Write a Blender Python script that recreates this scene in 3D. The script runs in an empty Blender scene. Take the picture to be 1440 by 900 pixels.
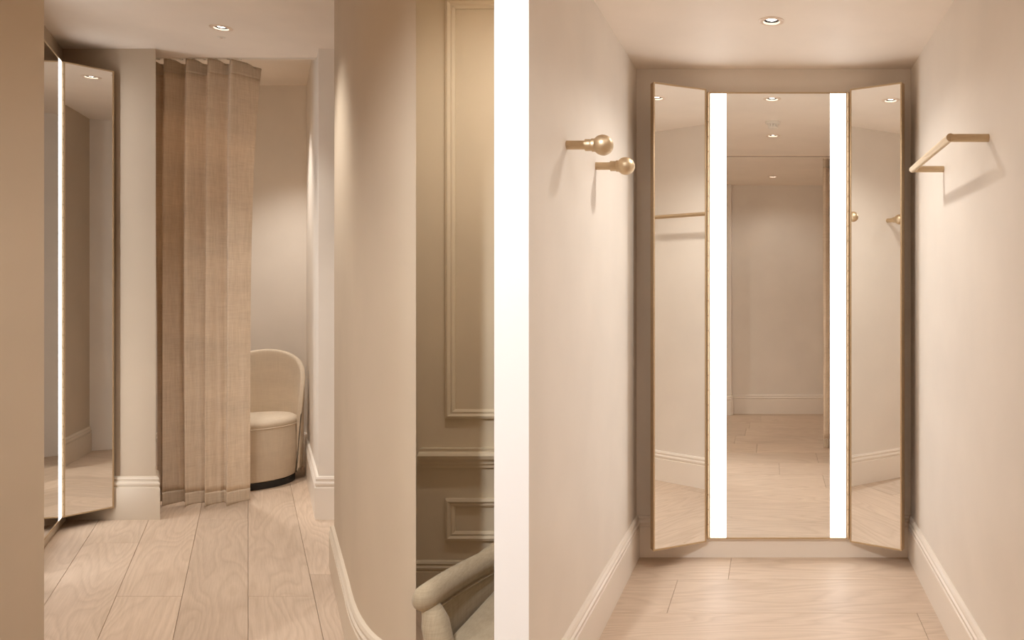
import bpy, bmesh, math, random
from mathutils import Vector, Matrix
random.seed(7)
C = bpy.context.scene.collection
S = bpy.context.scene
PI = math.pi

# ------------------------------------------------------------------ camera, world, exposure
F = 1050.0              # focal length in pixels of a 1440 x 900 frame
U0, V0, H = 1087.0, 405.0, 1.40   # principal point and eye height (a shift lens held level)
cam = bpy.data.cameras.new('camera')
cam.sensor_fit = 'HORIZONTAL'; cam.sensor_width = 36.0
cam.lens = F / 1440 * 36
cam.shift_x = -(U0 - 720) / 1440
cam.shift_y = (V0 - 450) / 1440
cam.clip_start = 0.02
co = bpy.data.objects.new('camera', cam); C.objects.link(co)
co.location = (0, 0, H); co.rotation_euler = (PI / 2, 0, 0)
S.camera = co
w = bpy.data.worlds.new('world'); S.world = w; w.use_nodes = True
w.node_tree.nodes['Background'].inputs[0].default_value = (1, .95, .9, 1)
w.node_tree.nodes['Background'].inputs[1].default_value = 0.02
S.view_settings.view_transform = 'Standard'; S.view_settings.look = 'None'
S.view_settings.gamma = 1; S.view_settings.use_curve_mapping = False
S.view_settings.exposure = 0.0
S.cycles.max_bounces = 14; S.cycles.diffuse_bounces = 8; S.cycles.glossy_bounces = 8
STRIP = 6.0            # radiance of the mirror light strips
SPOT = {'fit1': 43, 'fit2': 9, 'fit3': 13, 'lobby': 64, 'lobby2': 118, 'alcove': 112, 'hall': 265, 'hall_fill': 150, 'panel': 44}

def X(u, Y): return (u - U0) / F * Y
def Z(v, Y): return H - (v - V0) / F * Y

# ------------------------------------------------------------------ materials
def nt(name):
    m = bpy.data.materials.new(name); m.use_nodes = True
    t = m.node_tree
    return m, t, t.nodes['Principled BSDF']
def N(t, typ, **kw):
    n = t.nodes.new(typ)
    for k, v in kw.items():
        if k in n.inputs: n.inputs[k].default_value = v
        else: setattr(n, k, v)
    return n
def ramp(t, fac, stops):
    r = t.nodes.new('ShaderNodeValToRGB')
    while len(r.color_ramp.elements) < len(stops): r.color_ramp.elements.new(.5)
    for e, (p, c) in zip(r.color_ramp.elements, stops): e.position = p; e.color = (*c, 1)
    t.links.new(fac, r.inputs[0]); return r
def bump(t, b, h, s, d=.002):
    n = N(t, 'ShaderNodeBump', Strength=s, Distance=d)
    t.links.new(h, n.inputs['Height']); t.links.new(n.outputs[0], b.inputs['Normal'])

def paint(name, col, rough=.6, var=.03, spec=.3):
    m, t, b = nt(name)
    tc = N(t, 'ShaderNodeTexCoord'); no = N(t, 'ShaderNodeTexNoise', Scale=3.0, Detail=3.0)
    t.links.new(tc.outputs['Object'], no.inputs['Vector'])
    r = ramp(t, no.outputs[0], [(.3, tuple(c * (1 - var) for c in col)), (.7, tuple(min(1, c * (1 + var)) for c in col))])
    t.links.new(r.outputs[0], b.inputs['Base Color'])
    b.inputs['Roughness'].default_value = rough; b.inputs['Specular IOR Level'].default_value = spec
    n2 = N(t, 'ShaderNodeTexNoise', Scale=160.0, Detail=2.0); t.links.new(tc.outputs['Object'], n2.inputs['Vector'])
    bump(t, b, n2.outputs[0], .05, .0008)
    return m

def metal(name, col, rough):
    m, t, b = nt(name)
    tc = N(t, 'ShaderNodeTexCoord'); mp = N(t, 'ShaderNodeMapping'); mp.inputs['Scale'].default_value = (30, 30, 400)
    no = N(t, 'ShaderNodeTexNoise', Scale=1.0, Detail=3.0)
    t.links.new(tc.outputs['Object'], mp.inputs[0]); t.links.new(mp.outputs[0], no.inputs['Vector'])
    r = ramp(t, no.outputs[0], [(.3, tuple(c * .88 for c in col)), (.7, col)])
    t.links.new(r.outputs[0], b.inputs['Base Color'])
    b.inputs['Metallic'].default_value = 1; b.inputs['Roughness'].default_value = rough
    return m

def plain(name, col, rough=.5, metallic=0, emit=None, es=0):
    m, t, b = nt(name)
    b.inputs['Base Color'].default_value = (*col, 1); b.inputs['Roughness'].default_value = rough
    b.inputs['Metallic'].default_value = metallic
    if emit:
        b.inputs['Emission Color'].default_value = (*emit, 1); b.inputs['Emission Strength'].default_value = es
    return m

def oak(name):
    m, t, b = nt(name)
    L = t.links.new
    tc = N(t, 'ShaderNodeTexCoord'); oi = N(t, 'ShaderNodeObjectInfo')
    off = N(t, 'ShaderNodeVectorMath', operation='SCALE'); off.inputs[0].default_value = (37, 11, 5)
    L(oi.outputs['Random'], off.inputs['Scale'])
    add = N(t, 'ShaderNodeVectorMath', operation='ADD'); L(tc.outputs['Object'], add.inputs[0]); L(off.outputs[0], add.inputs[1])
    # cathedral figure: contour lines of a smooth, lengthwise stretched field
    mp = N(t, 'ShaderNodeMapping'); mp.inputs['Scale'].default_value = (.75, 4.2, 1)
    L(add.outputs[0], mp.inputs[0])
    n1 = N(t, 'ShaderNodeTexNoise', Scale=1.1, Detail=1.6, Roughness=.42, Distortion=.25); L(mp.outputs[0], n1.inputs['Vector'])
    mul = N(t, 'ShaderNodeMath', operation='MULTIPLY'); mul.inputs[1].default_value = 17; L(n1.outputs[0], mul.inputs[0])
    fr = N(t, 'ShaderNodeMath', operation='FRACT'); L(mul.outputs[0], fr.inputs[0])
    # fine pores
    mp2 = N(t, 'ShaderNodeMapping'); mp2.inputs['Scale'].default_value = (6, 150, 1); L(add.outputs[0], mp2.inputs[0])
    n2 = N(t, 'ShaderNodeTexNoise', Scale=1.0, Detail=4.0, Roughness=.7); L(mp2.outputs[0], n2.inputs['Vector'])
    n3 = N(t, 'ShaderNodeTexNoise', Scale=2.2, Detail=2.0); L(add.outputs[0], n3.inputs['Vector'])
    r1 = ramp(t, fr.outputs[0], [(0, (.60, .475, .37)), (.55, (.645, .515, .405)), (.85, (.57, .445, .34)), (1.0, (.60, .475, .37))])
    r2 = ramp(t, n2.outputs[0], [(.35, (.90, .885, .86)), (.6, (1, 1, 1))])
    mx = N(t, 'ShaderNodeMix', data_type='RGBA', blend_type='MULTIPLY'); mx.inputs[0].default_value = 1
    L(r1.outputs[0], mx.inputs[6]); L(r2.outputs[0], mx.inputs[7])
    r3 = ramp(t, n3.outputs[0], [(.3, (.95, .94, .93)), (.7, (1.03, 1.03, 1.03))])
    mx2 = N(t, 'ShaderNodeMix', data_type='RGBA', blend_type='MULTIPLY'); mx2.inputs[0].default_value = 1
    L(mx.outputs[2], mx2.inputs[6]); L(r3.outputs[0], mx2.inputs[7])
    hs = N(t, 'ShaderNodeHueSaturation'); mr = N(t, 'ShaderNodeMapRange')
    mr.inputs['To Min'].default_value = .93; mr.inputs['To Max'].default_value = 1.08
    L(oi.outputs['Random'], mr.inputs[0]); L(mr.outputs[0], hs.inputs['Value']); L(mx2.outputs[2], hs.inputs['Color'])
    L(hs.outputs[0], b.inputs['Base Color'])
    b.inputs['Roughness'].default_value = .5; b.inputs['Specular IOR Level'].default_value = .3
    bump(t, b, n2.outputs[0], .12, .001)
    return m

def linen(name, c1, c2, sx=700, sz=900, transl=0.0, slub=True, rough=.9):
    m, t, b = nt(name)
    L = t.links.new
    tc = N(t, 'ShaderNodeTexCoord')
    def stretched(sc, det=3.0):
        mp = N(t, 'ShaderNodeMapping'); mp.inputs['Scale'].default_value = sc
        L(tc.outputs['Object'], mp.inputs[0])
        n = N(t, 'ShaderNodeTexNoise', Scale=1.0, Detail=det, Roughness=.6); L(mp.outputs[0], n.inputs['Vector']); return n
    h = stretched((14, 14, 260)); v = stretched((260, 60, 9)); big = stretched((2, 2, 6))
    a1 = N(t, 'ShaderNodeMath', operation='ADD'); L(h.outputs[0], a1.inputs[0]); L(v.outputs[0], a1.inputs[1])
    a2 = N(t, 'ShaderNodeMath', operation='MULTIPLY'); a2.inputs[1].default_value = .5; L(a1.outputs[0], a2.inputs[0])
    r = ramp(t, a2.outputs[0], [(.33, c1), (.66, c2)])
    rb = ramp(t, big.outputs[0], [(.3, (.93, .93, .93)), (.7, (1.05, 1.05, 1.05))])
    mx = N(t, 'ShaderNodeMix', data_type='RGBA', blend_type='MULTIPLY'); mx.inputs[0].default_value = 1
    L(r.outputs[0], mx.inputs[6]); L(rb.outputs[0], mx.inputs[7])
    L(mx.outputs[2], b.inputs['Base Color'])
    b.inputs['Roughness'].default_value = rough; b.inputs['Specular IOR Level'].default_value = .15
    b.inputs['Sheen Weight'].default_value = .15
    bump(t, b, a2.outputs[0], .35, .0015)
    if transl:
        tr = N(t, 'ShaderNodeBsdfTranslucent'); L(mx.outputs[2], tr.inputs[0])
        ms = N(t, 'ShaderNodeMixShader'); ms.inputs[0].default_value = transl
        L(b.outputs[0], ms.inputs[1]); L(tr.outputs[0], ms.inputs[2])
        L(ms.outputs[0], t.nodes['Material Output'].inputs[0])
    return m

M = {  # wall, ceiling and skirting colours hold part of the lamps' warm tint
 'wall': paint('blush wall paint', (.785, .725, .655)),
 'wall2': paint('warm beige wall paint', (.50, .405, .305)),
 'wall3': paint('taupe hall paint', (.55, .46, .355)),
 'ceiling': paint('lamp-tinted ceiling paint', (.88, .795, .705)),
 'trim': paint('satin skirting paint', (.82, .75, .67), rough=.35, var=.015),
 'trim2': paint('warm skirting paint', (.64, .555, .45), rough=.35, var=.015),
 'panel': paint('stone panelling paint', (.62, .535, .40), rough=.5),
 'white': paint('bright white paint', (.93, .93, .93), rough=.5, var=.005),
 'oak': oak('oiled oak'),
 'subfloor': plain('subfloor', (.16, .11, .075), .9),
 'curtain': linen('oatmeal linen', (.70, .57, .43), (.88, .75, .60), transl=.18),
 'hem': linen('linen hem', (.52, .42, .31), (.68, .57, .45), transl=.06),
 'boucle': linen('cream velvet', (.66, .56, .44), (.74, .64, .51), transl=0),
 'armcloth': linen('grey beige linen', (.33, .27, .185), (.43, .355, .25)),
 'brass': metal('brushed brass', (.66, .52, .35), .48),
 'brassdark': metal('bronze frame', (.52, .38, .25), .45),
 'mirror': plain('mirror silvering', (.93, .93, .915), .0, 1),
 'black': plain('black plinth', (.012, .011, .011), .4),
 'strip': plain('opal light diffuser', (1, 1, 1), .5, 0, (.97, .985, 1), STRIP),
 'lamp': plain('lamp lens', (1, 1, 1), .5, 0, (1, .97, .93), 9.0),
 'chrome': plain('chrome reflector', (.45, .45, .46), .18, 1),
 'gunmetal': plain('gunmetal reflector', (.06, .06, .06), .25, 1),
 'ring': paint('fixture ring', (.80, .66, .54), rough=.4),
 'plastic': paint('white plastic', (.80, .74, .66), rough=.4, var=.01),
 'dark': plain('dark slot', (.05, .045, .04), .6),
 'legwood': plain('dark leg wood', (.09, .05, .03), .4),
}

# ------------------------------------------------------------------ mesh helpers
def obj(name, bm, mat, parent=None, smooth=False, loc=None, rot=None, fix=True):
    me = bpy.data.meshes.new(name)
    if fix: bmesh.ops.recalc_face_normals(bm, faces=bm.faces)
    if smooth:
        for f in bm.faces: f.smooth = True
    bm.to_mesh(me); bm.free()
    me.materials.append(M[mat])
    o = bpy.data.objects.new(name, me); C.objects.link(o)
    if parent: o.parent = parent
    if loc is not None: o.location = loc
    if rot is not None: o.rotation_euler = rot
    if smooth == 'auto':
        for p in me.polygons: p.use_smooth = True
        me.set_sharp_from_angle(angle=math.radians(40))
    return o
def thing(name, label, cat, loc=(0, 0, 0), rz=0, group=None):
    o = bpy.data.objects.new(name, None); C.objects.link(o); o.empty_display_size = .1
    o.location = loc; o.rotation_euler = (0, 0, rz); o['label'] = label; o['category'] = cat
    if group: o['group'] = group
    return o
def tag(o, label, cat, group=None):
    o['label'] = label; o['category'] = cat
    if group: o['group'] = group
    return o
def struct(name, bm, mat, label, **kw):
    o = obj(name, bm, mat, **kw); o['kind'] = 'structure'; o['label'] = label; o['category'] = name.split('_')[0]
    return o
def box(bm, x0, x1, y0, y1, z0, z1):
    vs = [bm.verts.new((x, y, z)) for z in (z0, z1) for y in (y0, y1) for x in (x0, x1)]
    for q in ((0, 1, 3, 2), (4, 6, 7, 5), (0, 4, 5, 1), (1, 5, 7, 3), (3, 7, 6, 2), (2, 6, 4, 0)):
        bm.faces.new([vs[i] for i in q])
    return vs
def boxm(*a, bev=0, seg=2):
    bm = bmesh.new(); box(bm, *a)
    if bev: bmesh.ops.bevel(bm, geom=bm.edges[:], offset=bev, segments=seg, profile=.5, affect='EDGES')
    return bm
def prism(pts, z0, z1, bm=None):
    bm = bm or bmesh.new()
    a = [bm.verts.new((x, y, z0)) for x, y in pts]; b = [bm.verts.new((x, y, z1)) for x, y in pts]
    n = len(pts)
    f0 = bm.faces.new(a[::-1]); f1 = bm.faces.new(b)
    for i in range(n): bm.faces.new((a[i], a[(i + 1) % n], b[(i + 1) % n], b[i]))
    if n > 4: bmesh.ops.triangulate(bm, faces=[f0, f1])
    return bm
def sweep(path, prof, closed_prof=True, bm=None, closed_path=False):
    """mitred sweep of (offset, height) along a plan path; offset goes to the left of travel"""
    bm = bm or bmesh.new(); n = len(path); rows = []
    P = [Vector((p[0], p[1])) for p in path]
    for i in range(n):
        if closed_path: d0 = (P[i] - P[i - 1]).normalized(); d1 = (P[(i + 1) % n] - P[i]).normalized()
        else:
            d0 = (P[i] - P[i - 1]).normalized() if i else (P[1] - P[0]).normalized()
            d1 = (P[i + 1] - P[i]).normalized() if i < n - 1 else d0
        n0 = Vector((-d0.y, d0.x)); n1 = Vector((-d1.y, d1.x)); mdir = (n0 + n1).normalized()
        k = 1 / max(.3, mdir.dot(n0))
        rows.append([bm.verts.new((P[i].x + mdir.x * k * o, P[i].y + mdir.y * k * o, z)) for o, z in prof])
    m = len(prof); rng = range(n if closed_path else n - 1)
    for i in rng:
        a, b = rows[i], rows[(i + 1) % n]
        for j in range(m if closed_prof else m - 1):
            bm.faces.new((a[j], b[j], b[(j + 1) % m], a[(j + 1) % m]))
    if closed_prof and not closed_path: bm.faces.new(rows[0][::-1]); bm.faces.new(rows[-1])
    return bm
def tube(bm, pts, rad, seg=16, caps=True):
    pts = [Vector(p) for p in pts]; n = len(pts); rows = []
    rad = rad if isinstance(rad, (list, tuple)) else [rad] * n
    up = None
    for i in range(n):
        d = (pts[min(i + 1, n - 1)] - pts[max(i - 1, 0)]).normalized()
        if up is None: up = Vector((0, 0, 1)) if abs(d.z) < .9 else Vector((0, 1, 0))
        s = d.cross(up).normalized(); up = s.cross(d).normalized()
        rows.append([bm.verts.new(pts[i] + (s * math.cos(2 * PI * k / seg) + up * math.sin(2 * PI * k / seg)) * rad[i]) for k in range(seg)])
    for i in range(n - 1):
        for k in range(seg): bm.faces.new((rows[i][k], rows[i][(k + 1) % seg], rows[i + 1][(k + 1) % seg], rows[i + 1][k]))
    if caps: bm.faces.new(rows[0][::-1]); bm.faces.new(rows[-1])
    return bm
def lathe(bm, prof, seg=32, axis='Z', o=(0, 0, 0)):
    rows = []
    for r, z in prof:
        if r < 1e-6: rows.append([None]); p = (0, 0, z)
        else: rows.append([0] * seg)
        for k in range(len(rows[-1])):
            a = 2 * PI * k / seg; p = (r * math.cos(a), r * math.sin(a), z)
            if axis == 'X': p = (p[2], p[0], p[1])
            rows[-1][k] = bm.verts.new((p[0] + o[0], p[1] + o[1], p[2] + o[2]))
    for a, b in zip(rows, rows[1:]):
        for k in range(seg):
            k2 = (k + 1) % seg
            q = [a[k % len(a)], a[k2 % len(a)], b[k2 % len(b)], b[k % len(b)]]
            q = list(dict.fromkeys(q))
            if len(q) > 2: bm.faces.new(q)
    return bm
def sheet_holes(rect, z, holes):
    """flat ceiling sheet with round cut-outs"""
    bm = bmesh.new(); x0, x1, y0, y1 = rect
    edges = []
    def loop(pts):
        vs = [bm.verts.new((x, y, z)) for x, y in pts]
        for i in range(len(vs)): edges.append(bm.edges.new((vs[i], vs[(i + 1) % len(vs)])))
    loop([(x0, y0), (x1, y0), (x1, y1), (x0, y1)])
    for hx, hy, r in holes: loop([(hx + r * math.cos(2 * PI * k / 32), hy + r * math.sin(2 * PI * k / 32)) for k in range(32)])
    bmesh.ops.triangle_fill(bm, use_beauty=True, edges=edges)
    return bm
def clip(poly, a, b, c):          # keep a*x + b*y <= c
    out = []
    for i in range(len(poly)):
        p, q = poly[i], poly[(i + 1) % len(poly)]
        dp, dq = a * p[0] + b * p[1] - c, a * q[0] + b * q[1] - c
        if dp <= 0: out.append(p)
        if dp * dq < 0:
            t = dp / (dp - dq); out.append((p[0] + (q[0] - p[0]) * t, p[1] + (q[1] - p[1]) * t))
    return out

# ------------------------------------------------------------------ plan of the place (metres)
D = H * F / (782 - V0)            # fitting-room mirror wall
XL, XR = X(895, D), X(1281, D)    # fitting-room side walls
CR = Z(97, D)                     # fitting-room ceiling
YE = -XL * F / (U0 - 744)         # where the divider wall ends
YB = H * F / (729.5 - V0)         # lobby back wall
CL = Z(68.5, YB)                  # lobby ceiling
K = (349 - U0) / F                # lobby runs askew: dx per dy
YC = 4.706                        # ceiling edge over the curtain
CA = 3.0                          # alcove ceiling
YA = 5.90                         # alcove back wall
YR = -0.60                        # rear wall behind the camera
XH = -3.30                        # hall side wall
DT = XL - .026                    # lobby side of the divider

# ------------------------------------------------------------------ floor
bm = bmesh.new(); box(bm, -5.2, XR + .12, YR - .12, YA + .15, -.06, -.012)
floor = struct('floor', bm, 'subfloor', 'pale oak plank floor running through lobby and fitting room')
plank_no = [0]
def plank(poly, ang):
    if len(poly) < 3: return
    area = abs(sum(poly[i][0] * poly[(i + 1) % len(poly)][1] - poly[(i + 1) % len(poly)][0] * poly[i][1] for i in range(len(poly)))) / 2
    if area < .004: return
    cx = sum(p[0] for p in poly) / len(poly); cy = sum(p[1] for p in poly) / len(poly)
    ca, sa = math.cos(-ang), math.sin(-ang)
    loc = [((p[0] - cx) * ca - (p[1] - cy) * sa, (p[0] - cx) * sa + (p[1] - cy) * ca) for p in poly]
    if sum(loc[i][0] * loc[(i + 1) % len(loc)][1] - loc[(i + 1) % len(loc)][0] * loc[i][1] for i in range(len(loc))) < 0: loc = loc[::-1]
    def inset(pts, d):
        n = len(pts); out = []
        for i in range(n):
            p0, p, p1 = Vector(pts[i - 1]), Vector(pts[i]), Vector(pts[(i + 1) % n])
            a = (p - p0).normalized(); b = (p1 - p).normalized()
            n0 = Vector((-a.y, a.x)); n1 = Vector((-b.y, b.x)); mm = (n0 + n1)
            if mm.length < 1e-4: out.append(tuple(p)); continue
            mm.normalize(); out.append(tuple(p + mm * (d / max(.35, mm.dot(n0)))))
        return out
    bm = bmesh.new(); a0 = inset(loc, .0006); a1 = inset(loc, .0018)
    z = random.uniform(-.0003, .0003)
    r0 = [bm.verts.new((x, y, -.012)) for x, y in a0]; r1 = [bm.verts.new((x, y, -.0015 + z)) for x, y in a0]; r2 = [bm.verts.new((x, y, z)) for x, y in a1]
    n = len(loc)
    for i in range(n):
        j = (i + 1) % n
        bm.faces.new((r0[i], r0[j], r1[j], r1[i])); bm.faces.new((r1[i], r1[j], r2[j], r2[i]))
    bm.faces.new(r2)
    obj('plank', bm, 'oak', floor, loc=(cx, cy, 0), rot=(0, 0, ang), fix=False)
# lobby and hall: boards along the askew axis, butt ends square to the back wall
PW = .300; angL = math.atan2(1, K)
ends = {-1: [4.53], -2: [3.39], 0: [3.39], 1: [3.65], -3: [2.1], -4: [5.0]}
for k in range(-7, 16):
    c0, c1 = k * PW, (k + 1) * PW          # x - K*y between c0 and c1
    cuts = sorted(ends.get(k, [random.uniform(.4, 4.6)]))
    base = cuts[0]
    ys = [YR - .1] + [y for y in (base - 4.0, base - 2.0, base, base + 2.0) if YR < y < YA] + [YA + .1]
    for y0, y1 in zip(ys, ys[1:]):
        poly = [(c0 + K * y0, y0), (c1 + K * y0, y0), (c1 + K * y1, y1), (c0 + K * y1, y1)]
        poly = clip(poly, 1, 0, XL - .02)
        if poly: poly = clip(poly, -1, 0, 5.1)
        if poly: plank(poly, angL)
# fitting room: boards laid across
y = D - .335 + .02; rows = [(D - .315, D + .02)]
while y > YR - .1: rows.append((y - .368, y)); y -= .368
for i, (y0, y1) in enumerate(rows):
    cuts = {1: [-.457], 2: [.62]}.get(i, [random.uniform(-.5, .5)])
    xs = [XL - .02] + cuts + [XR + .02]
    for x0, x1 in zip(xs, xs[1:]): plank([(x0, y0), (x1, y0), (x1, y1), (x0, y1)], 0)

# ------------------------------------------------------------------ walls
T = .1
struct('wall_right', boxm(XR, XR + T, YR - T, D + T, 0, CA), 'wall', 'blush side wall of the fitting room carrying the brass rail')
struct('wall_mirror', boxm(DT, XR, D, D + T, 0, CA), 'wall', 'blush end wall of the fitting room behind the trifold mirror')
struct('wall_divider', boxm(DT, XL, YE, D, 0, CA), 'wall', 'blush side wall of the fitting room carrying the two brass pegs')
YF = YE - .05
xf = X(695, YF)
struct('trim_1', prism([(xf, YF), (X(743.5, YF), YF), (XL, YE), (xf, YE)], 0, CA), 'white', 'bright white end post of the wall between lobby and fitting room')
struct('wall_rear', boxm(-.46, XR, YR - T, YR, 0, CA), 'wall', 'blush wall facing the trifold mirror, seen in its glass')
struct('wall_hall', boxm(XH - T, -.46, YR - T, YR + .09, 0, CA), 'wall', 'beige rear wall of the hall')
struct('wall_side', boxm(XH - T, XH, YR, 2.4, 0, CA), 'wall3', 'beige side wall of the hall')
YN = 2.30
xn = X(62, YN)
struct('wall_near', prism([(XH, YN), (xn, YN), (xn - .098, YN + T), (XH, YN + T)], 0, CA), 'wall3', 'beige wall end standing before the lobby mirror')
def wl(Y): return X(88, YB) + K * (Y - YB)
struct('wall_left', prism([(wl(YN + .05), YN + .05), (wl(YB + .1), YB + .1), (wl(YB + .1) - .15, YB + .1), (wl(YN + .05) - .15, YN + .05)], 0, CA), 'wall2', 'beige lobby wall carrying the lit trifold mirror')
xc0 = X(219, YB)
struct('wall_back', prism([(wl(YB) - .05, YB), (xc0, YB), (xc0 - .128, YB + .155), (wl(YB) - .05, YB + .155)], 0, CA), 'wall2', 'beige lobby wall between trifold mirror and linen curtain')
xo = X(441, YB)
ar = X(431, YA)
struct('wall_opening', prism([(xo, YB + .045), (xo + .03, YB), (-1.4, YB), (-1.4, YB + .1), (xo + .1, YB + .12), (ar + .1, YA + T), (ar, YA)], 0, CA), 'wall', 'blush wall beside the alcove opening and white tub chair')
struct('wall_alcove', boxm(-5.2, ar, YA, YA + T, 0, CA), 'wall', 'blush back wall of the alcove behind the tub chair')
struct('wall_recess', prism([(-4.22, YB + .155), (-5.1, YA), (-5.2, YA), (-4.32, YB + .155)], 0, CA), 'wall', 'blush side wall of the alcove hidden by the curtain')
# curved pier wall at the right of the lobby
P0 = Vector((X(470, 3.72), 3.72)); P1 = Vector((-1.70, 3.00)); P3 = Vector((X(585, 2.45), 2.45))
curve = [P0.lerp(P1, i / 4) for i in range(4)]
ctrl = Vector((-1.34, 2.44))
for i in range(13):
    s = i / 12; curve.append(P1 * (1 - s) ** 2 + ctrl * 2 * s * (1 - s) + P3 * s * s)
YP = 3.35
Q = Vector((X(574, YP), YP))
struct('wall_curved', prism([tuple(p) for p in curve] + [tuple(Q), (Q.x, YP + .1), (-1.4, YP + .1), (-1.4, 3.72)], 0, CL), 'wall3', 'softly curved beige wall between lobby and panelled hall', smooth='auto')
struct('wall_nook', boxm(-1.4, -1.3, 3.4, YB + .1, 0, CA), 'wall', 'beige wall closing the lobby beyond the curved wall')
panelled = struct('wall_panelled', boxm(Q.x - .02, DT, YP, YP + .1, 0, CL), 'panel', 'stone coloured panelled wall behind the linen armchair')

# ------------------------------------------------------------------ ceilings
HR = .036
DL = {'fit1': (X(1085, 3.2), 3.2, CR), 'fit2': (0.0, 2.11, CR), 'fit3': (0.0, .05, CR),
      'lobby': (X(311, 4.166), 4.166, CL), 'hall': (-.9, .5, CL), 'lobby2': (-2.45, 3.15, CL), 'panel': (-.98, 2.6, CL), 'hall_fill': (-2.75, .5, CL), 'alcove': (-3.72, 5.15, CA)}
hole = lambda keys: [(DL[k][0], DL[k][1], HR) for k in keys]
struct('ceiling', sheet_holes((-5.2, DT, YR, YC), CL, hole(['lobby', 'lobby2', 'hall', 'hall_fill', 'panel'])), 'ceiling', 'lamp-tinted ceiling over the lobby and hall')
struct('ceiling_fitting', sheet_holes((DT, XR, YR, D), CR, hole(['fit1', 'fit2', 'fit3'])), 'ceiling', 'lamp-tinted ceiling over the fitting room')
struct('ceiling_alcove', sheet_holes((-5.2, -2.5, YC, YA), CA, hole(['alcove'])), 'ceiling', 'raised ceiling of the alcove behind the curtain')
struct('ceiling_step', boxm(-5.2, -2.5, YC - .03, YC, CL + .001, CA + .1), 'ceiling', 'step up from lobby ceiling to alcove ceiling')
struct('ceiling_bulkhead', boxm(DT, DT + .02, YR, YF, CR - .0, CL + .1), 'ceiling', 'drop from hall ceiling to fitting room ceiling')

# ------------------------------------------------------------------ skirtings
def skirt(h, t=.02):
    return [(0, 0), (t, 0), (t, h * .735), (t * .72, h * .75), (t * .72, h * .775), (t * .98, h * .80), (t * 1.02, h * .845), (t * .72, h * .875), (t * .66, h * .91), (t * .85, h * .935), (t * .6, h * .985), (t * .2, h), (0, h)]
SK = .215
# the path runs with the room on its left
def baseboard(name, path, h, label, mat='trim'): return struct(name, sweep(path, skirt(h)), mat, label)
baseboard('baseboard_fitting', [(XR, YR), (XR, D), (XL, D), (XL, YE)], SK, 'skirting board around the fitting room')
baseboard('baseboard_rear', [(-.46, YR + .09), (-.46, YR), (XR - .021, YR)], SK, 'skirting board of the wall facing the trifold mirror')
baseboard('baseboard_hall', [(xn, YN), (XH, YN), (XH, YR + .09), (-.46, YR + .09)], SK, 'skirting board of the hall')
SB = .26
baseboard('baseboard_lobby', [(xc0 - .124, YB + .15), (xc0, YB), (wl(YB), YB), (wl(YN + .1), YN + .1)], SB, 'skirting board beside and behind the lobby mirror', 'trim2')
baseboard('baseboard_opening', [(-1.4, YB), (xo + .03, YB), (xo, YB + .045), (ar, YA), (-4.9, YA)], SB, 'skirting board running from the lobby into the alcove')
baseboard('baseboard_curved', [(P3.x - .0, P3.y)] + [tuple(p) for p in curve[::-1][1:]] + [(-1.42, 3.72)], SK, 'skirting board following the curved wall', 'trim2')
baseboard('baseboard_panelled', [(DT, YP), (Q.x + .01, YP)], .18, 'skirting board under the panelled wall', 'panel')

# ------------------------------------------------------------------ panelled wall mouldings
def rect_mould(x0, x1, z0, z1, name):
    prof = [(0, 0), (0, .016), (.012, .021), (.022, .012), (.030, .014), (.040, .006), (.040, 0)]   # (inwards, proud)
    bm = bmesh.new(); rows = []
    for cx, cz, sx, sz in ((x0, z0, 1, 1), (x1, z0, -1, 1), (x1, z1, -1, -1), (x0, z1, 1, -1)):
        rows.append([bm.verts.new((cx + sx * i, YP - p, cz + sz * i)) for i, p in prof])
    for a in range(4):
        for j in range(len(prof) - 1):
            bm.faces.new((rows[a][j], rows[(a + 1) % 4][j], rows[(a + 1) % 4][j + 1], rows[a][j + 1]))
    return obj(name, bm, 'panel', panelled)
mx0, mx1 = X(628, YP), DT - .12
rect_mould(mx0, mx1, Z(588, YP), CL - .16, 'panel_moulding')
rect_mould(mx0, mx1, .27, Z(700, YP), 'panel_moulding')
zt, zb = Z(629, YP), Z(657, YP); hh = zt - zb
rail = [(0, zb), (.012, zb), (.014, zb + hh * .16), (.024, zb + hh * .22), (.026, zb + hh * .34), (.044, zb + hh * .5), (.05, zb + hh * .68), (.042, zb + hh * .8), (.03, zb + hh * .86), (.032, zt), (0, zt)]
obj('chair_rail', sweep([(DT, YP), (X(594, YP), YP)], rail), 'panel', panelled)

# ------------------------------------------------------------------ downlights
def downlight(key, label, energy, cone=110, blend=.75, col=(1, .945, .875), aim=None):
    x, y, z = DL[key]
    t = thing('downlight', label, 'downlight', (x, y, z), 0, 'recessed ceiling downlights')
    obj('trim_ring', lathe(bmesh.new(), [(HR - .002, .004), (HR, -.004), (HR + .012, -.005), (HR + .019, -.0015), (HR + .019, 0), (HR - .002, .004)], 40), 'ring', t, smooth='auto')
    obj('reflector', lathe(bmesh.new(), [(HR, -.001), (HR - .003, .016), (.031, .018), (.0245, .009)], 40), 'gunmetal', t, smooth='auto')
    obj('lamp', lathe(bmesh.new(), [(.0245, .009), (.016, .005), (0, .004)], 32), 'lamp', t, smooth='auto')
    li = bpy.data.lights.new('lamp_light', 'SPOT'); li.energy = energy; li.color = col
    li.spot_size = math.radians(cone); li.spot_blend = blend; li.shadow_soft_size = .05
    lo = bpy.data.objects.new('lamp_light', li); C.objects.link(lo); lo.parent = t; lo.location = (0, 0, -.012)
    if aim: lo.rotation_euler = (Vector(aim) - Vector((x, y, z))).to_track_quat('-Z', 'Y').to_euler()
    return t
downlight('fit1', 'round recessed downlight in the fitting room ceiling before the trifold mirror', SPOT['fit1'], 145)
downlight('fit2', 'round recessed downlight between smoke detector and curtain track in the glass', SPOT['fit2'], 145)
downlight('fit3', 'round recessed downlight beyond the curtain track, seen in the mirror', SPOT['fit3'], 150)
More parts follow.
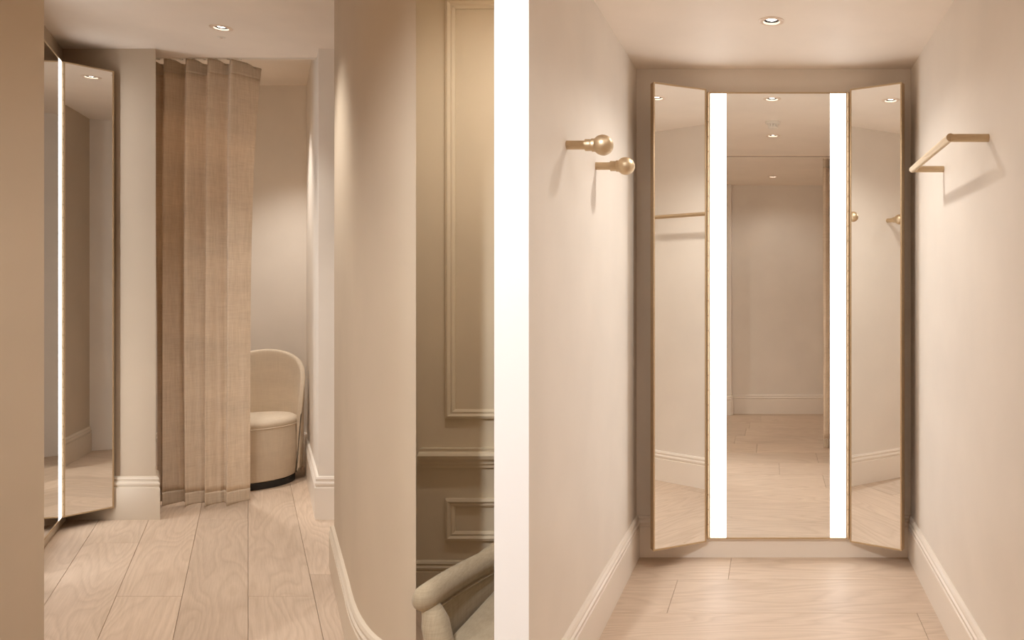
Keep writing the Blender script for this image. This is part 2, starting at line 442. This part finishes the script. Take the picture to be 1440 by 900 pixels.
downlight('lobby', 'round recessed downlight in the lobby ceiling before the curtain', SPOT['lobby'], 84, .9)
downlight('lobby2', 'round recessed downlight in the lobby ceiling beside the curved wall', SPOT['lobby2'], 110)
downlight('hall', 'added unseen downlight that keeps the end post white', SPOT['hall'], 66, .8, col=(.97, .985, 1), aim=(-.64, YF, 1.35))  # added lamp outside the view, only there to whiten the post
downlight('hall_fill', 'added unseen hall downlight brightening the near wall end', SPOT['hall_fill'], 150)  # added fill lamp for the near wall, no known fixture
downlight('panel', 'added unseen downlight washing the panelled wall above the armchair', SPOT['panel'], 165)  # unseen wall washer, added to brighten the panelling
downlight('alcove', 'round recessed downlight in the alcove ceiling above the tub chair', SPOT['alcove'], 92)
sn = thing('ceiling_sensor', 'tiny round sensor in the lobby ceiling beside the downlight', 'sensor', (X(311, 4.32), 4.32, CL))
obj('sensor_plate', lathe(bmesh.new(), [(0, -.004), (.016, -.004), (.022, 0)], 28), 'plastic', sn, smooth='auto')
obj('sensor_dot', lathe(bmesh.new(), [(0, -.009), (.005, -.008), (.007, -.0035)], 16), 'ring', sn, smooth='auto')
sd = thing('smoke_detector', 'white slotted smoke detector on the fitting room ceiling', 'detector', (0, 2.58, CR))
obj('detector_base', lathe(bmesh.new(), [(.0, 0), (.052, 0), (.054, -.012), (.046, -.018), (.03, -.019)], 36), 'plastic', sd, smooth='auto')
obj('detector_dome', lathe(bmesh.new(), [(.032, -.034), (.034, -.044), (.026, -.049), (0, -.05)], 36), 'plastic', sd, smooth='auto')
for k in range(10):
    a = 2 * PI * k / 10; bm = boxm(-.003, .003, -.007, .007, -.036, -.017)
    bmesh.ops.transform(bm, matrix=Matrix.Rotation(a, 4, 'Z') @ Matrix.Translation((.03, 0, 0)), verts=bm.verts)
    obj('vent_rib', bm, 'plastic', sd)

# ------------------------------------------------------------------ trifold mirrors
def frame_ring(x0, x1, z0, z1, wd, y0, y1):
    bm = bmesh.new()
    for a in ((x0, x1, z0, z0 + wd), (x0, x1, z1 - wd, z1), (x0, x0 + wd, z0 + wd, z1 - wd), (x1 - wd, x1, z0 + wd, z1 - wd)):
        box(bm, a[0], a[1], y0, y1, a[2], a[3])
    return bm
def panel_part(root, name, x0, x1, h, loc, rz, strips=None, flip=1, wd=.007, dep=.034):
    """one framed leaf of the mirror: the part is its frame, the glass and strips are its pieces; front at local y=0, back at y=dep"""
    fr = obj(name, frame_ring(x0, x1, 0, h, wd, 0, dep), 'brass', root, loc=loc, rot=(0, 0, rz))
    obj('backing', boxm(x0 + wd * .5, x1 - wd * .5, .008, dep - .004, wd * .5, h - wd * .5), 'brassdark', fr)
    gx0, gx1 = x0 + wd, x1 - wd
    if strips:
        sw, g0, g1 = strips
        for a, b in ((gx0 + g0, gx0 + g0 + sw), (gx1 - g1 - sw, gx1 - g1)):
            obj('light_strip', boxm(a, b, .0025, .0079, wd, h - wd), 'strip', fr)['label'] = 'glowing white light strip'
        gx0, gx1 = gx0 + g0 + sw, gx1 - g1 - sw
    obj('glass', boxm(gx0, gx1, .003, .0079, wd, h - wd), 'mirror', fr)
    return fr
def hinge(root, loc, h, r=.006):
    hb = obj('piano_hinge', tube(bmesh.new(), [(0, 0, 0), (0, 0, h)], r * .8, 10), 'brassdark', root, loc=loc)
    n = int(h / .075); bm = bmesh.new()
    for i in range(n):
        z = i * h / n; tube(bm, [(0, 0, z + .003), (0, 0, z + h / n - .003)], r, 10)
    k = obj('hinge_knuckles', bm, 'brass', hb, smooth='auto')
YM = D - .045
mr = thing('trifold_mirror', 'brass framed trifold mirror with two light strips on fitting room end wall', 'mirror', (0, D, 0))
x0, x1 = X(997, YM), X(1191.5, YM); z0, z1 = Z(758, YM), Z(129.5, YM)
SWD = X(1021, YM) - X(999, YM)
panel_part(mr, 'center_panel', x0, x1, z1 - z0, (0, YM - D, z0), 0, strips=(SWD, .0005, .0005))
obj('mounting_plate', boxm(x0 + .06, x1 - .06, YM - D + .03, -.001, z0 + .1, z1 - .1), 'brassdark', mr)
AL = math.radians(28.2)
hx = .009; yw = YM - .004
def wing_len(u, xi, s):
    k = (u - U0) / F; return abs((k * yw - xi) / (s * math.cos(AL) + k * math.sin(AL)))
wr_ = wing_len(1268, x1 + hx, 1); wl_ = wing_len(919, x0 - hx, -1)
wz0, wz1 = z0 - .014, z1 + .014
panel_part(mr, 'wing', .004, wr_, wz1 - wz0, (x1 + hx, yw - D, wz0), -AL, dep=.046)
panel_part(mr, 'wing', -wl_, -.004, wz1 - wz0, (x0 - hx, yw - D, wz0), AL, dep=.046)
hinge(mr, (x1 + .0055, YM - D - .002, z0), z1 - z0); hinge(mr, (x0 - .0055, YM - D - .002, z0), z1 - z0)

# lobby mirror: same make, on the askew wall, only its far leaves show
dirl = Vector((K, 1)).normalized(); nrm = Vector((dirl.y, -dirl.x))      # along the wall away from camera; into the room
I = Vector((X(88, 4.30), 4.30))
Hm = Z(86, 4.30) - Z(728, 4.30); zm = Z(728, 4.30)
# frame: local +x runs along the wall towards the far end, local -y (front) faces the room
lm = thing('trifold_mirror', 'lit trifold mirror on the lobby wall, half hidden behind the wall end', 'mirror', (I.x, I.y, 0), math.atan2(dirl.y, dirl.x))
fr = panel_part(lm, 'center_panel', -.95, -.008, Hm, (0, 0, zm), 0, strips=(.075, .0005, .0005))
dwall = (I - Vector((wl(YB), YB))).dot(nrm)
obj('mounting_plate', boxm(-.88, -.07, .028, dwall - .002, zm + .1, zm + Hm - .1), 'brassdark', lm)
O = Vector((X(160.5, 4.50), 4.50)); v = O - I
lw = v.length; aw = math.atan2(v.y, v.x) - math.atan2(dirl.y, dirl.x)
panel_part(lm, 'wing', .004, lw, Hm, (0, 0, zm), aw, dep=.022)
panel_part(lm, 'wing', -lw, -.004, Hm, (-.958, 0, zm), math.radians(12))
hinge(lm, (-.003, -.003, zm), Hm, .004)

# ------------------------------------------------------------------ pegs and rail
def peg(u0, v0, uk, label, r):
    Y = -XL * F / (U0 - u0); z = Z(v0, Y); L_ = X(uk, Y) - XL
    t = thing('wall_peg', label, 'peg', (XL, Y, z), 0, 'brass pegs on the fitting room wall')
    obj('stem', lathe(bmesh.new(), [(0, 0), (.0155, 0), (.0155, L_ - r * 1.1), (0, L_ - r * 1.1)], 28, 'X'), 'brass', t, smooth='auto')
    obj('collar', lathe(bmesh.new(), [(.0155, L_ - r * 1.75), (.0205, L_ - r * 1.7), (.0205, L_ - r * 1.2), (.019, L_ - r * 1.1), (.023, L_ - r * 1.05), (.023, L_ - r * .7), (.0, L_ - r * .7)], 28, 'X'), 'brass', t, smooth='auto')
    pr = [(r * math.sin(PI * i / 20), L_ - r * math.cos(PI * i / 20)) for i in range(21)]
    pr[0] = (0, pr[0][1]); pr[-1] = (0, pr[-1][1])
    obj('knob', lathe(bmesh.new(), pr, 36, 'X'), 'brass', t, smooth=True)
peg(797, 204, 848, 'brass ball-ended wall peg, the one farther from the trifold mirror', .036)
peg(838, 233.5, 880, 'brass ball-ended wall peg, the one nearer the trifold mirror', .036)
Ya, Yb_ = XR * F / (1390 - U0), XR * F / (1327 - U0)
za = (Z(192, Ya) + Z(239.5, Yb_)) / 2; xo_ = (X(1334, Ya) + X(1285, Yb_)) / 2; rr = .0135
rl = thing('hanging_rail', 'squared brass hanging rail on two arms from the fitting room wall', 'rail', (XR, (Ya + Yb_) / 2, za))
hl = (Yb_ - Ya) / 2; pj = xo_ - XR
for s in (-1, 1):
    obj('arm', tube(bmesh.new(), [(0, s * hl, 0), (pj + .0, s * hl, 0)], rr, 24), 'brass', rl, smooth='auto')
obj('bar', tube(bmesh.new(), [(pj, -hl - rr * .8, 0), (pj, hl + rr * .8, 0)], rr * 1.01, 24), 'brass', rl, smooth='auto')

# ------------------------------------------------------------------ curtains
def curtain(name, label, x0, x1, yc, zt, folds, amp, flare=0.0, seed=1, bend=0.0, nx=220, nz=64, rz=0, loc=(0, 0, 0)):
    t = thing(name, label, 'curtain', loc, rz)
    rnd = random.Random(seed)
    ph = [rnd.uniform(0, 6.28) for _ in range(6)]
    W = x1 - x0
    def pt(i, s, z):          # s: 0 bottom .. 1 top
        q = i / nx
        a = 2 * PI * folds * q
        x = x0 + W * q
        loose = 1 - s
        a += loose * (.55 * math.sin(5 * q + ph[0]) + .3 * math.sin(9 * q + ph[1] + s * 2))
        wv = math.sin(a) + .22 * math.sin(2 * a + ph[2]) * loose + .10 * math.sin(5 * a + ph[3] + 3 * s) * loose
        y = yc + amp * (1.0 - .15 * loose) * wv
        x += .14 * amp * math.sin(2 * a) * (.5 + .5 * loose)
        x += flare * q * s ** 6
        y += bend * max(0, (q - .80) / .2) ** 1.5 * (.35 + .65 * s ** 3)
        y += .012 * math.sin(3.1 * s + 7 * q + ph[4]) * (1 - s)
        return Vector((x, y, z))
    def cloth(za, zb_, n, mat, nm, par, off=0.0, scoop=False):
        bm = bmesh.new(); rows = []
        for j in range(n + 1):
            r = []
            for i in range(nx + 1):
                z = za + (zb_ - za) * j / n
                p = pt(i, min(1, max(0, (z) / zt)), z)
                if scoop and j == n:
                    p.z -= .024 * max(0, math.sin(2 * PI * folds * i / nx)) ** 1.2
                if j == 0 and nm == 'hem': p.z += .006 * math.sin(2 * PI * folds * i / nx * 1.0 + .5)
                p.y -= off; r.append(bm.verts.new(p))
            rows.append(r)
        for j in range(n):
            for i in range(nx): bm.faces.new((rows[j][i], rows[j][i + 1], rows[j + 1][i + 1], rows[j + 1][i]))
        o = obj(nm, bm, mat, par, smooth=True, fix=False)
        md = o.modifiers.new('thickness', 'SOLIDIFY'); md.thickness = .0025; md.offset = 0
        return o
    cloth(.10, zt - .085, nz, 'curtain', 'cloth', t)
    cloth(.018, .10, 6, 'hem', 'hem', t)
    cloth(zt - .085, zt, 6, 'hem', 'heading', t, scoop=True)
    return t
cy = YC + .075
cx0, cx1 = X(216, cy), X(341, cy)
curtain('curtain', 'oatmeal linen curtain drawn across half the alcove opening', cx0, cx1, cy, CL + .006, 4.3, .040, flare=.03, seed=4, bend=.10)
trk = thing('curtain_track', 'slim white track holding the oatmeal curtain at the alcove', 'track', (0, cy, CL + .016))
obj('track_profile', boxm(-4.15, xo - .06, -.016, .016, 0, .022), 'plastic', trk)
for k in range(8):
    obj('glider', boxm(-.006, .006, -.006, .006, -.008, .001), 'plastic', trk, loc=(cx0 + .03 + (cx1 - cx0) * k / 7.6, 0, 0))
obj('track_bracket', boxm(-3.6, -3.55, -cy + YC + .001, -.014, .004, .018), 'plastic', trk)
# the fitting room's own curtain, pulled back beside the camera, seen in the mirror
FY = 1.25
curtain('curtain', 'linen curtain pulled back at the fitting room entrance, seen in the mirror', X(1152, 2 * D - FY) + .028, XR - .03, FY, CR - .022, 3.6, .035, seed=9, nx=140, nz=40)
trk2 = thing('curtain_track', 'slim track across the fitting room ceiling for its curtain', 'track', (0, FY, CR))
obj('track_profile', boxm(XL + .03, XR - .002, -.009, .009, -.006, 0), 'ring', trk2)
obj('track_slot', boxm(XL + .035, XR - .01, -.004, .004, -.0075, -.0055), 'dark', trk2)

# ------------------------------------------------------------------ white tub chair in the alcove
def tub_chair(cx, cy_, rz):
    t = thing('tub_chair', 'round cream tub chair on a black plinth in the alcove', 'chair', (cx, cy_, 0), rz)
    R = .252; sh = .475
    obj('plinth', lathe(bmesh.new(), [(0, 0), (R - .015, 0), (R - .015, .045), (0, .045)], 48), 'black', t, smooth='auto')
    obj('base_drum', lathe(bmesh.new(), [(0, .045), (R - .03, .045), (R - .012, .055), (R, .10), (R + .004, .28), (R, .425), (R - .004, sh - .055), (0, sh - .055)], 64), 'boucle', t, smooth='auto')
    seat = obj('seat_cushion', lathe(bmesh.new(), [(0, sh - .056), (R - .004, sh - .056), (R + .002, sh - .05), (R + .004, sh - .03), (R - .004, sh - .012), (R - .03, sh + .004), (R * .55, sh + .016), (0, sh + .02)], 64), 'boucle', t, smooth='auto')
    obj('piping', lathe(bmesh.new(), [(R + .003 + .004 * math.cos(a), sh - .054 + .004 * math.sin(a)) for a in [2 * PI * k / 8 for k in range(9)]], 64), 'boucle', seat, smooth=True)
    # shell: wraps the back, arched top
    PHM = math.radians(97); n = 56
    ri, ro = R + .006, R + .042
    bm = bmesh.new(); rows = []
    for i in range(n + 1):
        ph = -PHM + 2 * PHM * i / n; q = abs(ph) / PHM
        top = sh + .02 + (.94 - sh - .02) * math.sqrt(max(0, 1 - q ** 1.9)) if q < 1 else sh + .02
        lean = .018
        ring = []
        th = (ro - ri) * (1 - .35 * q ** 6)
        prof = [(ri, .06), (ri, sh * .7), (ri, sh)]
        for s in (.25, .5, .75, .92): prof.append((ri + lean * s * (1 - q * .5), sh + (top - sh) * s))
        m_ = (1 - q * .5) * lean
        for a in (0, 30, 60, 90, 120, 150, 180):
            a_ = math.radians(a); prof.append((ri + m_ + th / 2 - th / 2 * math.cos(a_), top - th * .45 + th * .45 * math.sin(a_)))
        for s in (.92, .75, .5, .25): prof.append((ri + th + lean * s * (1 - q * .5), sh + (top - sh) * s - (.0)))
        prof += [(ri + th, sh), (ri + th, sh * .6), (ri + th - .006, .10), (ri + th - .03, .06)]
        for r, z in prof: ring.append(bm.verts.new((r * math.sin(ph), r * math.cos(ph), min(z, max(top, .05)))))
        rows.append(ring)
    m = len(rows[0])
    for i in range(n):
        for j in range(m): bm.faces.new((rows[i][j], rows[i + 1][j], rows[i + 1][(j + 1) % m], rows[i][(j + 1) % m]))
    bm.faces.new(rows[0][::-1]); bm.faces.new(rows[-1])
    sb = obj('backrest_shell', bm, 'boucle', t, smooth='auto')
    return t
ccy = 5.36
tub_chair(X(360, ccy), ccy, math.radians(22))

# ------------------------------------------------------------------ linen armchair by the panelled wall
def armchair(cx, yf):
    t = thing('armchair', 'grey-beige linen armchair with rolled arms before the panelled wall', 'armchair', (cx, yf, 0))
    hw, dp, at, r = .155, .56, .420, .042       # half width to roll centres, depth, roll centre height, roll radius
    # roll path: front of left arm, around the back, front of right arm
    def path(side=None):
        pts = []
        for i in range(9): pts.append((-hw + .02 * (i / 8) ** 2, i / 8 * (dp - .14), at - .045 * (i / 8) ** 1.2))
        for i in range(1, 9):
            a = PI / 2 * i / 8; pts.append((-hw + .02 + .14 * (1 - math.cos(a)), dp - .14 + .14 * math.sin(a), at - .045 + .06 * math.sin(a / 2) ** 2 * 2))
        return pts + [(-x, y, z) for x, y, z in pts[::-1]]
    pp = path()
    cap = [(-.040, .0), (-.038, .30), (-.031, .60), (-.018, .86)]
    rp = [(pp[0][0], dy, pp[0][2]) for dy, _ in cap] + pp + [(pp[-1][0], dy, pp[-1][2]) for dy, _ in cap[::-1]]
    rr_ = [max(.002, r * k) for _, k in cap] + [r] * len(pp) + [max(.002, r * k) for _, k in cap[::-1]]
    obj('top_roll', tube(bmesh.new(), rp, rr_, 18), 'armcloth', t, smooth=True)
    # shell below the roll
    bm = bmesh.new(); rows = []
    n = len(pp)
    for i, p in enumerate(pp):
        d = Vector(pp[min(i + 1, n - 1)]) - Vector(pp[max(0, i - 1)]); d.z = 0; d.normalize(); nn = Vector((d.y, -d.x, 0))   # inwards
        ring = []
        for o, z in ((.026, p[2] - .01), (.032, .34), (.036, .2), (.030, .12), (-.002, .12), (-.012, .25), (-.022, p[2] - .02)):
            ring.append(bm.verts.new((p[0] + nn.x * o, p[1] + nn.y * o + (.012 if i in (0, n - 1) else 0), z)))
        rows.append(ring)
    m = len(rows[0])
    for i in range(n - 1):
        for j in range(m): bm.faces.new((rows[i][j], rows[i + 1][j], rows[i + 1][(j + 1) % m], rows[i][(j + 1) % m]))
    bm.faces.new(rows[0][::-1]); bm.faces.new(rows[-1])
    sh = obj('arm_shell', bm, 'armcloth', t, smooth='auto')
    for off, zz in ((.034, .050),):
        wp = []
        for i, p in enumerate(pp):
            d = Vector(pp[min(i + 1, n - 1)]) - Vector(pp[max(0, i - 1)]); d.z = 0; d.normalize(); nn = Vector((d.y, -d.x, 0))
            wp.append((p[0] + nn.x * off, p[1], p[2] - zz + .012))
        obj('welt', tube(bmesh.new(), wp, .004, 8), 'armcloth', sh, smooth=True)
    # front rolls sweep from the scroll down and in to the seat rail
    for s in (-1, 1):
        fp = []
        for i in range(13):
            q = i / 12; fp.append((s * (hw - .002 - .10 * q ** .85), (.015 - .055 * math.sin(PI * q * .5)), at - .018 - (at - .16) * q ** 1.1))
        obj('arm_front_roll', tube(bmesh.new(), fp, [r * (.55 + .45 * min(1, i / 3) - .05 * i / 12) for i in range(13)], 18), 'armcloth', t, smooth='auto')
    obj('seat_cushion', boxm(-hw + .045, hw - .045, -.02, dp - .07, .20, .275, bev=.03, seg=4), 'armcloth', t, smooth='auto')
    obj('seat_rail', boxm(-hw + .03, hw - .03, -.012, dp - .05, .11, .215, bev=.012), 'armcloth', t, smooth='auto')
    for sx in (-1, 1):
        for y_ in (.02, dp - .12):
            bm = lathe(bmesh.new(), [(0, 0), (.012, 0), (.019, .11), (0, .11)], 16)
            obj('leg', bm, 'legwood', t, smooth='auto', loc=(sx * (hw - .05), y_, 0))
    return t
armchair(X(580, 2.36) + .197, 2.36)
